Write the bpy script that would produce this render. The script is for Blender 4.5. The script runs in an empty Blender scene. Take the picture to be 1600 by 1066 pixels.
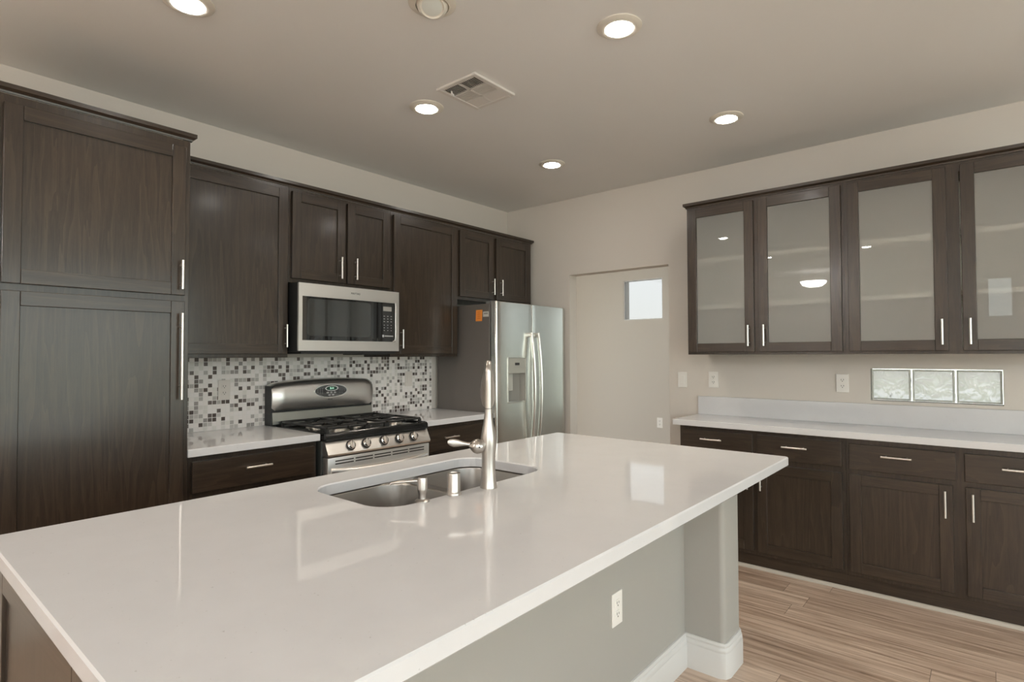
import bpy, bmesh, math, random
from mathutils import Vector, Matrix
PI = math.pi
SC = bpy.context.scene
COL = SC.collection

# ------------------------------------------------------------------ camera
F_PX, YAW, PITCH, ROLL, CAM_H = 882.316, 0.699473, 0.0245508, -0.0031045, 1.35685
cf = Vector((math.cos(PITCH)*math.cos(YAW), math.cos(PITCH)*math.sin(YAW), math.sin(PITCH)))
rr = cf.cross(Vector((0, 0, 1))).normalized(); uu = rr.cross(cf)
r2 = math.cos(ROLL)*rr + math.sin(ROLL)*uu
u2 = -math.sin(ROLL)*rr + math.cos(ROLL)*uu
cam_d = bpy.data.cameras.new('camera'); cam = bpy.data.objects.new('camera', cam_d); COL.objects.link(cam)
cam_d.sensor_fit = 'HORIZONTAL'; cam_d.sensor_width = 36; cam_d.lens = F_PX*36/1600
cam_d.clip_start = 0.02
cam.matrix_world = Matrix(((r2.x, u2.x, -cf.x, 0), (r2.y, u2.y, -cf.y, 0), (r2.z, u2.z, -cf.z, CAM_H), (0, 0, 0, 1)))
SC.camera = cam

# ------------------------------------------------------------------ world, daylight, exposure
SKY = 3.9
SPOT = 16.0         # warm beam of each lit recessed light, watts
LAMP = 55.0        # recessed lights
BOWL = 64.0        # bowl ceiling lights in the open room, most of them added for ambient light
world = bpy.data.worlds.new('sky'); SC.world = world; world.use_nodes = True
wn = world.node_tree; wn.nodes.clear()
w_out = wn.nodes.new('ShaderNodeOutputWorld'); w_bg = wn.nodes.new('ShaderNodeBackground')
w_tc = wn.nodes.new('ShaderNodeTexCoord'); w_sep = wn.nodes.new('ShaderNodeSeparateXYZ'); w_r = wn.nodes.new('ShaderNodeValToRGB')
wn.links.new(w_tc.outputs['Generated'], w_sep.inputs[0]); 
w_m = wn.nodes.new('ShaderNodeMapRange'); w_m.inputs['From Min'].default_value = -1; w_m.inputs['From Max'].default_value = 1
wn.links.new(w_sep.outputs['Z'], w_m.inputs['Value']); wn.links.new(w_m.outputs[0], w_r.inputs[0])
e = w_r.color_ramp.elements
e[0].position = 0.44; e[0].color = (.60, .61, .58, 1)
e[1].position = 0.56; e[1].color = (.90, .96, 1.0, 1)
x = e.new(0.49); x.color = (.52, .58, .48, 1)
x = e.new(0.515); x.color = (.88, .93, .93, 1)
wn.links.new(w_r.outputs[0], w_bg.inputs[0]); w_bg.inputs[1].default_value = SKY
wn.links.new(w_bg.outputs[0], w_out.inputs[0])

def portal(name, loc, rot, sx, sy):
    l = bpy.data.lights.new(name, 'AREA'); l.shape = 'RECTANGLE'; l.size = sx; l.size_y = sy
    l.cycles.is_portal = True
    o = bpy.data.objects.new(name, l); o.location = loc; o.rotation_euler = rot; COL.objects.link(o)

SC.view_settings.view_transform = 'Standard'; SC.view_settings.look = 'None'
SC.view_settings.exposure = 0.42; SC.view_settings.gamma = 1.0; SC.view_settings.use_curve_mapping = False
SC.cycles.use_denoising = True
SC.cycles.max_bounces = 10; SC.cycles.diffuse_bounces = 6; SC.cycles.glossy_bounces = 5
SC.cycles.transmission_bounces = 8; SC.cycles.transparent_max_bounces = 8
SC.cycles.sample_clamp_indirect = 6; SC.cycles.caustics_reflective = False; SC.cycles.caustics_refractive = True; SC.cycles.blur_glossy = 1.0

# ------------------------------------------------------------------ materials
def nm(name):
    m = bpy.data.materials.new(name); m.use_nodes = True
    return m, m.node_tree.nodes['Principled BSDF'], m.node_tree
def simple(name, col, rough=.5, metal=0, spec=.5, coat=0, coat_r=.05, emit=None, es=0):
    m, b, t = nm(name)
    b.inputs['Base Color'].default_value = (*col, 1); b.inputs['Roughness'].default_value = rough
    b.inputs['Metallic'].default_value = metal; b.inputs['Specular IOR Level'].default_value = spec
    b.inputs['Coat Weight'].default_value = coat; b.inputs['Coat Roughness'].default_value = coat_r
    if emit: b.inputs['Emission Color'].default_value = (*emit, 1); b.inputs['Emission Strength'].default_value = es
    return m
def N(t, typ, **k):
    n = t.nodes.new(typ)
    for a, v in k.items(): setattr(n, a, v)
    return n
def posmap(t, scale):
    g = N(t, 'ShaderNodeNewGeometry'); mp = N(t, 'ShaderNodeMapping'); mp.inputs['Scale'].default_value = scale
    t.links.new(g.outputs['Position'], mp.inputs[0]); return mp.outputs[0]
def ramp(t, fac, stops, interp='LINEAR'):
    r = N(t, 'ShaderNodeValToRGB'); r.color_ramp.interpolation = interp
    el = r.color_ramp.elements
    el[0].position, el[0].color = stops[0][0], (*stops[0][1], 1)
    el[1].position, el[1].color = stops[-1][0], (*stops[-1][1], 1)
    for p, c in stops[1:-1]:
        q = el.new(p); q.color = (*c, 1)
    t.links.new(fac, r.inputs[0]); return r.outputs[0]
def bump(t, b, h, strength, dist=.002):
    n = N(t, 'ShaderNodeBump'); n.inputs['Strength'].default_value = strength; n.inputs['Distance'].default_value = dist
    t.links.new(h, n.inputs['Height']); t.links.new(n.outputs[0], b.inputs['Normal'])
def noise(t, vec, scale=1, detail=4, rough=.6, dist=0):
    n = N(t, 'ShaderNodeTexNoise'); n.inputs['Scale'].default_value = scale; n.inputs['Detail'].default_value = detail
    n.inputs['Roughness'].default_value = rough; n.inputs['Distortion'].default_value = dist
    t.links.new(vec, n.inputs['Vector']); return n.outputs['Fac']
def mathn(t, op, a, b=None, c=None):
    n = N(t, 'ShaderNodeMath', operation=op)
    for i, v in enumerate((a, b, c)):
        if v is None: continue
        if isinstance(v, (int, float)): n.inputs[i].default_value = v
        else: t.links.new(v, n.inputs[i])
    return n.outputs[0]

def paint(name, col):
    m, b, t = nm(name); b.inputs['Base Color'].default_value = (*col, 1); b.inputs['Roughness'].default_value = .75
    b.inputs['Specular IOR Level'].default_value = .3
    bump(t, b, noise(t, posmap(t, (1, 1, 1)), 220, 3), .12, .0015); return m
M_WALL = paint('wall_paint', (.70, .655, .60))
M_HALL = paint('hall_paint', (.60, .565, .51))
M_CEIL = paint('ceiling_paint', (.81, .805, .785))
M_PONY = paint('island_paint', (.385, .375, .345))
M_TRIMW = simple('white_trim', (.64, .635, .62), .35)
def wood(name, scale, dark=(.0205, .0138, .0090), light=(.064, .0435, .0285)):
    m, b, t = nm(name)
    v = posmap(t, scale)
    n1 = noise(t, v, 1.9, 8, .78, .6)
    big = N(t, 'ShaderNodeVectorMath', operation='SCALE'); t.links.new(v, big.inputs[0]); big.inputs['Scale'].default_value = .13
    n2 = noise(t, big.outputs[0], 1.0, 3, .5, 1.2)
    rings = mathn(t, 'FRACT', mathn(t, 'MULTIPLY', n2, 9.0))
    rr_ = mathn(t, 'MULTIPLY', mathn(t, 'POWER', rings, 3.0), .22)
    f = mathn(t, 'ADD', mathn(t, 'MULTIPLY', n1, .85), rr_)
    t.links.new(ramp(t, f, [(.30, dark), (.55, tuple((a+c)/2 for a, c in zip(dark, light))), (.85, light)]), b.inputs['Base Color'])
    b.inputs['Roughness'].default_value = .30
    b.inputs['Coat Weight'].default_value = .30; b.inputs['Coat Roughness'].default_value = .15
    bump(t, b, f, .10, .0012); return m
M_WV = wood('stained_oak_upright', (45, 45, 3.0))
M_WX = wood('stained_oak_along_range_wall', (3.0, 45, 45))
M_WY = wood('stained_oak_along_side_wall', (45, 3.0, 45))
def quartz(name, col):
    m, b, t = nm(name)
    v = posmap(t, (1, 1, 1))
    a = noise(t, v, 9, 3); sp = noise(t, v, 110, 3)
    spk = ramp(t, sp, [(.0, (1, 1, 1)), (.70, (1, 1, 1)), (.76, (.50, .48, .45))])
    base = ramp(t, a, [(.3, tuple(c*.97 for c in col)), (.7, col)])
    mx = N(t, 'ShaderNodeMix', data_type='RGBA', blend_type='MULTIPLY'); mx.inputs['Factor'].default_value = .6
    t.links.new(base, mx.inputs[6]); t.links.new(spk, mx.inputs[7]); t.links.new(mx.outputs[2], b.inputs['Base Color'])
    b.inputs['Roughness'].default_value = .035; return m
M_QTZ = quartz('white_quartz', (.70, .70, .712))
def steel(name, col, rough, brush=None):
    m, b, t = nm(name); b.inputs['Base Color'].default_value = (*col, 1); b.inputs['Metallic'].default_value = 1
    b.inputs['Roughness'].default_value = rough
    if brush:
        f = noise(t, posmap(t, brush), 1, 3)
        t.links.new(mathn(t, 'ADD', mathn(t, 'MULTIPLY', f, .10), rough-.05), b.inputs['Roughness'])
    return m
M_SS = steel('stainless_steel', (.78, .76, .735), .36, (4, 4, 500))
M_SSF = steel('stainless_fridge', (.71, .705, .67), .24, (500, 500, 4))
M_SINK = steel('satin_sink_steel', (.41, .39, .365), .32)
M_NICK = steel('brushed_nickel', (.53, .50, .47), .30)
M_HAND = steel('satin_nickel_pull', (.80, .77, .73), .28)
M_CHROME = steel('polished_steel', (.80, .79, .77), .10)
M_FSIDE = simple('fridge_side_grey', (.15, .135, .122), .5)
M_BLK = simple('black_enamel', (.012, .012, .012), .16)
M_BLKG = simple('black_glass', (.010, .010, .010), .04, coat=1, coat_r=.02)
M_IRON = simple('cast_iron', (.022, .021, .020), .42)
M_DARK = simple('dark_plastic', (.02, .02, .02), .45)
M_GREY = simple('grey_plastic', (.20, .20, .19), .4)
M_LGREY = simple('key_grey', (.42, .42, .42), .4)
M_WHP = simple('white_plastic', (.88, .86, .82), .35)
M_ALM = simple('beige_plastic', (.76, .71, .66), .35)
M_SLOT = simple('slot_dark', (.05, .045, .04), .6)
M_ORG = simple('orange_sticker', (.95, .33, .06), .5)
M_ORGD = simple('orange_print', (.72, .22, .03), .5)
M_PAPER = simple('white_sticker', (.62, .61, .57), .5)
M_PRT = simple('sticker_print', (.28, .28, .26), .5)
M_INT = simple('cabinet_interior', (.80, .80, .77), .5)
M_SHELF = simple('cabinet_shelf', (.95, .95, .93), .4)
M_LENS = simple('lamp_lens', (1, 1, 1), .3, emit=(1, .975, .935), es=LAMP)
M_TRIMR = simple('lamp_trim', (.70, .66, .58), .4)
M_LED = simple('clock_digits', (.1, .3, .2), .4, emit=(.55, 1, .75), es=1.2)
M_LEDBG = simple('clock_glass', (.02, .06, .04), .1)

def frosted():
    m, b, t = nm('frosted_glass'); t.nodes.remove(b)
    o = t.nodes['Material Output']
    tr = N(t, 'ShaderNodeBsdfTranslucent'); tr.inputs[0].default_value = (.95, .95, .90, 1)
    rf = N(t, 'ShaderNodeBsdfRefraction'); rf.inputs['Color'].default_value = (.97, .97, .93, 1); rf.inputs['Roughness'].default_value = .20; rf.inputs['IOR'].default_value = 1.18
    df = N(t, 'ShaderNodeBsdfDiffuse'); df.inputs[0].default_value = (.97, .97, .93, 1)
    m1 = N(t, 'ShaderNodeMixShader'); m1.inputs[0].default_value = .54
    t.links.new(rf.outputs[0], m1.inputs[1]); t.links.new(df.outputs[0], m1.inputs[2])
    m2 = N(t, 'ShaderNodeMixShader'); m2.inputs[0].default_value = .14
    t.links.new(m1.outputs[0], m2.inputs[1]); t.links.new(tr.outputs[0], m2.inputs[2])
    t.links.new(m2.outputs[0], o.inputs[0]); return m
M_FROST = frosted()
def pane(name, tint, ior=1.3):
    m, b, t = nm(name); t.nodes.remove(b); o = t.nodes['Material Output']
    tp = N(t, 'ShaderNodeBsdfTransparent'); tp.inputs[0].default_value = (*tint, 1)
    gl = N(t, 'ShaderNodeBsdfGlossy'); gl.inputs['Roughness'].default_value = .01
    fr = N(t, 'ShaderNodeFresnel'); fr.inputs[0].default_value = ior
    mx = N(t, 'ShaderNodeMixShader'); t.links.new(fr.outputs[0], mx.inputs[0])
    t.links.new(tp.outputs[0], mx.inputs[1]); t.links.new(gl.outputs[0], mx.inputs[2]); t.links.new(mx.outputs[0], o.inputs[0]); return m
M_PANE = pane('window_glass', (.95, .97, .95))
M_CLEARF = pane('clear_glass_face', (1, 1, 1), 1.5)
M_PANET = pane('tinted_window_glass', (.405, .40, .39))
M_PANEH = pane('hall_window_glass', (.54, .55, .54))
def glassblock():
    m, b, t = nm('wavy_glass_block'); t.nodes.remove(b); o = t.nodes['Material Output']
    v = posmap(t, (1, 1, 1))
    n = noise(t, v, 13, 1.5, .5, 1.2)
    bm_ = N(t, 'ShaderNodeBump'); bm_.inputs['Strength'].default_value = 1; bm_.inputs['Distance'].default_value = .019
    t.links.new(n, bm_.inputs['Height'])
    rf = N(t, 'ShaderNodeBsdfRefraction'); rf.inputs['Color'].default_value = (.52, .52, .505, 1); rf.inputs['Roughness'].default_value = .10; rf.inputs['IOR'].default_value = 1.3
    gl = N(t, 'ShaderNodeBsdfGlossy'); gl.inputs['Roughness'].default_value = .03
    tl = N(t, 'ShaderNodeBsdfTranslucent'); tl.inputs[0].default_value = (.6, .6, .58, 1)
    for s in (rf, gl): t.links.new(bm_.outputs[0], s.inputs['Normal'])
    fr = N(t, 'ShaderNodeFresnel'); fr.inputs[0].default_value = 1.45; t.links.new(bm_.outputs[0], fr.inputs['Normal'])
    m1 = N(t, 'ShaderNodeMixShader'); m1.inputs[0].default_value = .35
    t.links.new(rf.outputs[0], m1.inputs[1]); t.links.new(tl.outputs[0], m1.inputs[2])
    m2 = N(t, 'ShaderNodeMixShader'); t.links.new(fr.outputs[0], m2.inputs[0])
    t.links.new(m1.outputs[0], m2.inputs[1]); t.links.new(gl.outputs[0], m2.inputs[2]); t.links.new(m2.outputs[0], o.inputs[0]); return m
M_GBLK = glassblock()

def mosaic():
    m, b, t = nm('mosaic_tile'); P = .0254
    g = N(t, 'ShaderNodeNewGeometry'); sp = N(t, 'ShaderNodeSeparateXYZ'); t.links.new(g.outputs['Position'], sp.inputs[0])
    xs = mathn(t, 'DIVIDE', sp.outputs['X'], P); zs = mathn(t, 'DIVIDE', sp.outputs['Z'], P)
    fx, fz = mathn(t, 'FLOOR', xs), mathn(t, 'FLOOR', zs)
    cb = N(t, 'ShaderNodeCombineXYZ'); t.links.new(fx, cb.inputs[0]); t.links.new(fz, cb.inputs[1])
    wnz = N(t, 'ShaderNodeTexWhiteNoise', noise_dimensions='2D'); t.links.new(cb.outputs[0], wnz.inputs[0])
    light = (.93, .885, .855)
    colr = ramp(t, wnz.outputs['Value'], [(0, (.10, .078, .070)), (.12, (.16, .135, .125)), (.20, (.36, .335, .32)), (.27, (.50, .475, .45)), (.36, (.64, .61, .58)), (.45, light), (.75, (.94, .90, .88)), (.9, (.82, .795, .75))], 'CONSTANT')
    hx = mathn(t, 'ABSOLUTE', mathn(t, 'SUBTRACT', mathn(t, 'FRACT', xs), .5)); hz = mathn(t, 'ABSOLUTE', mathn(t, 'SUBTRACT', mathn(t, 'FRACT', zs), .5))
    ed = mathn(t, 'MAXIMUM', hx, hz); gr = mathn(t, 'GREATER_THAN', ed, .435)
    mx = N(t, 'ShaderNodeMix', data_type='RGBA'); t.links.new(gr, mx.inputs[0]); t.links.new(colr, mx.inputs[6]); mx.inputs[7].default_value = (.86, .83, .80, 1)
    t.links.new(mx.outputs[2], b.inputs['Base Color'])
    t.links.new(mathn(t, 'ADD', mathn(t, 'MULTIPLY', gr, .5), .14), b.inputs['Roughness'])
    inv = mathn(t, 'SUBTRACT', 1, gr); bump(t, b, inv, .5, .002); return m
M_MOS = mosaic()

def planks():
    m, b, t = nm('vinyl_plank')
    g = N(t, 'ShaderNodeNewGeometry'); sp = N(t, 'ShaderNodeSeparateXYZ'); t.links.new(g.outputs['Position'], sp.inputs[0])
    W, Lp = .152, 1.22
    xs = mathn(t, 'DIVIDE', sp.outputs['X'], W); row = mathn(t, 'FLOOR', xs)
    w1 = N(t, 'ShaderNodeTexWhiteNoise', noise_dimensions='1D'); t.links.new(row, w1.inputs['W'])
    ys = mathn(t, 'ADD', mathn(t, 'DIVIDE', sp.outputs['Y'], Lp), w1.outputs['Value']); cy = mathn(t, 'FLOOR', ys)
    cb = N(t, 'ShaderNodeCombineXYZ'); t.links.new(row, cb.inputs[0]); t.links.new(cy, cb.inputs[1])
    w2 = N(t, 'ShaderNodeTexWhiteNoise', noise_dimensions='2D'); t.links.new(cb.outputs[0], w2.inputs[0])
    off = N(t, 'ShaderNodeCombineXYZ'); t.links.new(mathn(t, 'MULTIPLY', w2.outputs['Value'], 37.0), off.inputs[2])
    av = N(t, 'ShaderNodeVectorMath', operation='ADD'); t.links.new(posmap(t, (40, 2.0, 1)), av.inputs[0]); t.links.new(off.outputs[0], av.inputs[1])
    n1 = noise(t, av.outputs[0], 1, 7, .66, .5)
    f = mathn(t, 'ADD', mathn(t, 'MULTIPLY', n1, .85), mathn(t, 'MULTIPLY', w2.outputs['Value'], .16))
    c = ramp(t, f, [(.28, (.22, .145, .102)), (.44, (.41, .295, .222)), (.56, (.57, .44, .345)), (.76, (.76, .63, .52))])
    hx = mathn(t, 'ABSOLUTE', mathn(t, 'SUBTRACT', mathn(t, 'FRACT', xs), .5)); hy = mathn(t, 'ABSOLUTE', mathn(t, 'SUBTRACT', mathn(t, 'FRACT', ys), .5))
    gap = mathn(t, 'MAXIMUM', mathn(t, 'GREATER_THAN', hx, .492), mathn(t, 'GREATER_THAN', hy, .4988))
    mx = N(t, 'ShaderNodeMix', data_type='RGBA'); t.links.new(mathn(t, 'MULTIPLY', gap, .6), mx.inputs[0]); t.links.new(c, mx.inputs[6]); mx.inputs[7].default_value = (.06, .045, .035, 1)
    t.links.new(mx.outputs[2], b.inputs['Base Color']); b.inputs['Roughness'].default_value = .38
    bump(t, b, n1, .1, .001); return m
M_FLOOR = planks()

# ------------------------------------------------------------------ mesh helpers
IDENT = lambda p: Vector(p)
def box(bm, x0, x1, y0, y1, z0, z1, bev=0, mi=0, seg=2, T=None):
    vs = [bm.verts.new((T or IDENT)(p)) for p in ((x0,y0,z0),(x1,y0,z0),(x1,y1,z0),(x0,y1,z0),(x0,y0,z1),(x1,y0,z1),(x1,y1,z1),(x0,y1,z1))]
    fs = [bm.faces.new([vs[i] for i in q]) for q in ((0,3,2,1),(4,5,6,7),(0,1,5,4),(1,2,6,5),(2,3,7,6),(3,0,4,7))]
    for f in fs: f.material_index = mi
    if bev > 0:
        es = list({ed for f in fs for ed in f.edges})
        r = bmesh.ops.bevel(bm, geom=es, offset=bev, segments=seg, affect='EDGES', profile=.5)
        for f in r['faces']: f.material_index = mi
def frame_axes(d):
    d = Vector(d).normalized(); a = Vector((0, 0, 1)) if abs(d.z) < .9 else Vector((1, 0, 0))
    u = d.cross(a).normalized(); return u, d.cross(u).normalized()
def loft(bm, loops, cap=True, mi=0):
    rings = [[bm.verts.new(p) for p in lp] for lp in loops]
    n = len(rings[0])
    for a, b in zip(rings, rings[1:]):
        for i in range(n):
            f = bm.faces.new((a[i], a[(i+1) % n], b[(i+1) % n], b[i])); f.material_index = mi
    if cap:
        for r_ in (rings[0], rings[-1]):
            f = bm.faces.new(r_); f.material_index = mi
    return rings
def tube(bm, pts, rad, seg=12, cap=True, mi=0, flat=None):
    pts = [Vector(p) for p in pts]; loops = []
    u = v = None
    for i, p in enumerate(pts):
        d = (pts[min(i+1, len(pts)-1)] - pts[max(i-1, 0)]).normalized()
        if u is None: u, v = frame_axes(d)
        else:
            u = (u - d*u.dot(d)).normalized(); v = d.cross(u).normalized()
        r_ = rad[i] if isinstance(rad, (list, tuple)) else rad
        ra, rb = r_ if isinstance(r_, tuple) else (r_, r_)
        loops.append([p + u*ra*math.cos(2*PI*k/seg) + v*rb*math.sin(2*PI*k/seg) for k in range(seg)])
    loft(bm, loops, cap, mi)
def lathe(bm, prof, c, axis=(0, 0, 1), seg=32, cap=True, mi=0):
    c = Vector(c); a = Vector(axis).normalized(); u, v = frame_axes(a)
    loft(bm, [[c + a*h + (u*math.cos(2*PI*k/seg) + v*math.sin(2*PI*k/seg))*max(r_, 1e-4) for k in range(seg)] for r_, h in prof], cap, mi)
def prism(bm, poly, z0, z1, T=None, mi=0):
    loft(bm, [[(T or IDENT)((p[0], p[1], z)) for p in poly] for z in (z0, z1)], True, mi)
def rrect(x0, x1, y0, y1, r, n=6):
    out = []
    for cx, cy, a0 in ((x1-r, y1-r, 0), (x0+r, y1-r, PI/2), (x0+r, y0+r, PI), (x1-r, y0+r, 1.5*PI)):
        for k in range(n+1):
            a = a0 + PI/2*k/n; out.append((cx + r*math.cos(a), cy + r*math.sin(a)))
    return out
def obj(name, bm, mats, parent=None, smooth=False, recalc=True, label=None):
    if recalc: bmesh.ops.recalc_face_normals(bm, faces=bm.faces)
    me = bpy.data.meshes.new(name); bm.to_mesh(me); bm.free()
    for m in (mats if isinstance(mats, (list, tuple)) else [mats]): me.materials.append(m)
    if smooth:
        for p in me.polygons: p.use_smooth = True
        if smooth != 'all': 
            me.set_sharp_from_angle(angle=math.radians(38))
    o = bpy.data.objects.new(name, me); COL.objects.link(o)
    if parent:
        o.parent = parent
        w = Vector((0, 0, 0)); q = parent
        while q: w += Vector(q.location); q = q.parent
        o.location = -w
    if label: o['label'] = label
    return o
def tag(o, label, cat, group=None):
    o['label'] = label; o['category'] = cat
    if group: o['group'] = group
    return o
def thing(name, label, cat, loc, group=None):
    o = bpy.data.objects.new(name, None); o.empty_display_size = .1; COL.objects.link(o); o.location = loc
    return tag(o, label, cat, group)
def struct(name, bm, m, smooth=False):
    o = obj(name, bm, m, None, smooth); o['kind'] = 'structure'; return o
def B(): return bmesh.new()
def copy_thing(root, loc, label):
    def cp(o, par):
        c = o.copy(); COL.objects.link(c); c.parent = par
        for ch in [q for q in bpy.data.objects if q.parent == o]: cp(ch, c)
        return c
    c = cp(root, None); c.location = loc; c['label'] = label; return c
# text as mesh-like curve object
def text(name, body, size, origin, xdir, ydir, mat, parent, depth=.0006, align='CENTER'):
    cu = bpy.data.curves.new(name, 'FONT'); cu.body = body; cu.size = size; cu.extrude = depth; cu.align_x = align; cu.align_y = 'CENTER'
    tmp = bpy.data.objects.new(name, cu); COL.objects.link(tmp)
    me = bpy.data.meshes.new_from_object(tmp.evaluated_get(bpy.context.evaluated_depsgraph_get()))
    bpy.data.objects.remove(tmp); bpy.data.curves.remove(cu)
    me.name = name; me.materials.clear(); me.materials.append(mat)
    o = bpy.data.objects.new(name, me); COL.objects.link(o)
    X = Vector(xdir).normalized(); Y = Vector(ydir).normalized(); Z = X.cross(Y)
    mw = Matrix(((X.x, Y.x, Z.x, origin[0]), (X.y, Y.y, Z.y, origin[1]), (X.z, Y.z, Z.z, origin[2]), (0, 0, 0, 1)))
    if parent:
        o.parent = parent
        w = Vector((0, 0, 0)); q = parent
        while q: w += Vector(q.location); q = q.parent
        mw = Matrix.Translation(-w) @ mw
    o.matrix_local = mw
    return o

# ------------------------------------------------------------------ room shell
RW, BW, H = 3.530, 4.1355, 2.7365          # range wall y, side wall x, ceiling z
RWALL, BWALL = RW+.003, BW+.003      # wall faces, a hair behind the things fixed to them
XL, YR, HX = -3.4, -3.6, 6.2              # far left wall, rear wall, hall end wall
bm = B(); box(bm, XL-.1, HX+.1, YR-.1, 4.8, -.1, 0); struct('floor', bm, M_FLOOR)
bm = B(); box(bm, XL-.1, HX+.1, YR-.1, 4.8, H, H+.1); struct('ceiling', bm, M_CEIL)
bm = B(); box(bm, XL-.12, BWALL, RWALL, RWALL+.12, 0, H); struct('wall_left', bm, M_WALL)
def wall_x(name, x0, x1, y0, y1, holes, m):   # wall lying in x, with rectangular holes (y0,y1,z0,z1) sorted by y
    bm = B(); c = y0
    for a, b_, z0, z1 in holes:
        box(bm, x0, x1, c, a, 0, H)
        if z0 > 0: box(bm, x0, x1, a, b_, 0, z0)
        box(bm, x0, x1, a, b_, z1, H); c = b_
    box(bm, x0, x1, c, y1, 0, H); bmesh.ops.remove_doubles(bm, verts=bm.verts, dist=1e-5)
    return struct(name, bm, m)
def wall_y(name, y0, y1, x0, x1, holes, m):
    bm = B(); c = x0
    for a, b_, z0, z1 in holes:
        box(bm, c, a, y0, y1, 0, H)
        if z0 > 0: box(bm, a, b_, y0, y1, 0, z0)
        box(bm, a, b_, y0, y1, z1, H); c = b_
    box(bm, c, x1, y0, y1, 0, H); bmesh.ops.remove_doubles(bm, verts=bm.verts, dist=1e-5)
    return struct(name, bm, m)
GBZ0, GBZ1, GBY0, GBY1 = 1.066, 1.264, -.066, .562
DY0, DY1, DZ = 1.888, 2.815, 2.060
wall_x('wall_right', BWALL, BWALL+.108, YR, RWALL+.12, [(GBY0, GBY1, GBZ0, GBZ1), (DY0, DY1, 0, DZ)], M_WALL)
# rear wall with a wide window door, far left wall with a big window added for light (behind the camera)
wall_y('wall_back', YR-.12, YR, XL-.12, BWALL, [(-2.9, -.7, .9, 2.25), (-.2, 3.7, .06, 2.5)], M_WALL)
wall_x('wall_side', XL-.12, XL, YR-.12, RWALL, [(-3.35, -.75, .30, 2.4), (-.34, .02, 1.86, 2.52)], M_WALL)
# hall beyond the doorway
HW = (2.905, 3.415, 1.775, 2.262)          # hall window opening y0,y1,z0,z1
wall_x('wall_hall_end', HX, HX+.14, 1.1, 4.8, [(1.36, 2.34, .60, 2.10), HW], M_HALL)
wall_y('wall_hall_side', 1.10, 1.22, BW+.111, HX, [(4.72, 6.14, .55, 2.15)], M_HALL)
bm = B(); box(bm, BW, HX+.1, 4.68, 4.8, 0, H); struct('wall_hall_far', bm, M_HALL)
portal('portal_rear', (1.75, YR-.06, 1.28), (PI/2, 0, 0), 3.9, 2.44)
portal('portal_rear_small', (-1.8, YR-.06, 1.575), (PI/2, 0, 0), 2.2, 1.35)
portal('portal_side', (XL-.06, -2.05, 1.35), (0, -PI/2, 0), 2.1, 2.6)
portal('portal_hall', (5.43, 1.16, 1.35), (PI/2, 0, 0), 1.4, 1.6)
portal('portal_hall_end_large', (HX+.1, 1.85, 1.35), (0, PI/2, 0), 1.5, .98)
portal('portal_hall_end', (HX+.1, (HW[0]+HW[1])/2, (HW[2]+HW[3])/2), (0, PI/2, 0), HW[3]-HW[2], HW[1]-HW[0])

def window(name, axis, plane, a0, a1, z0, z1, fw, ft, pane_m, mull=0):
    # root = frame mesh ; glass is its child
    T = (lambda p: Vector((plane+p[1], p[0], p[2]))) if axis == 'x' else (lambda p: Vector((p[0], plane+p[1], p[2])))
    bm = B()
    for q in ((a0, a0+fw, z0, z1), (a1-fw, a1, z0, z1), (a0+fw, a1-fw, z0, z0+fw), (a0+fw, a1-fw, z1-fw, z1)):
        box(bm, q[0], q[1], -ft/2, ft/2, q[2], q[3], T=T)
    for k in range(mull):
        c = a0 + (a1-a0)*(k+1)/(mull+1); box(bm, c-fw*.6, c+fw*.6, -ft/2, ft/2, z0+fw, z1-fw, T=T)
    o = struct(name, bm, M_TRIMW)
    bm = B(); box(bm, a0+fw*.5, a1-fw*.5, -.004, .004, z0+fw*.5, z1-fw*.5, T=T); g = obj('window_pane', bm, pane_m, o); g['kind'] = 'structure'
    return o
window('window_1', 'x', HX+.016, HW[0], HW[1], HW[2], HW[3], .010, .02, M_PANET)
window('window_2', 'y', YR-.07, -.2, 3.7, .06, 2.5, .06, .06, M_PANE, 3)
window('window_3', 'y', YR-.07, -2.9, -.7, .9, 2.25, .05, .06, M_PANE, 1)
window('window_added_4', 'x', XL-.07, -3.35, -.75, .30, 2.4, .06, .06, M_PANE, 2)  # unseen wide window added to bring more daylight into the room
window('window_7', 'x', XL-.07, -.34, .02, 1.86, 2.52, .05, .06, M_PANE)
window('window_added_6', 'x', HX+.07, 1.36, 2.34, .60, 2.10, .04, .06, M_PANEH)  # unseen window added to brighten the reflection in the right refrigerator door
window('window_5', 'y', 1.15, 4.72, 6.14, .55, 2.15, .04, .06, M_PANEH)
# blinds in the hall side window (seen mirrored in the refrigerator door)
bm = B()
for k in range(30):
    z = .62 + k*.05; box(bm, 4.77, 6.09, 1.200, 1.232, z, z+.003)
box(bm, 4.76, 6.10, 1.195, 1.240, 2.10, 2.14)
tag(obj('window_blind', bm, M_TRIMW), 'white horizontal slat blind on the hall side window, out of view', 'blind')
# hall baseboard
bm = B(); box(bm, HX-.015, HX, 1.22, 4.68, 0, .13, .003); struct('baseboard_hall', bm, M_TRIMW)
bm = B(); box(bm, BW-.015, BW, 2.83, 2.88, 0, .13, .003); struct('baseboard_right', bm, M_TRIMW)

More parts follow.
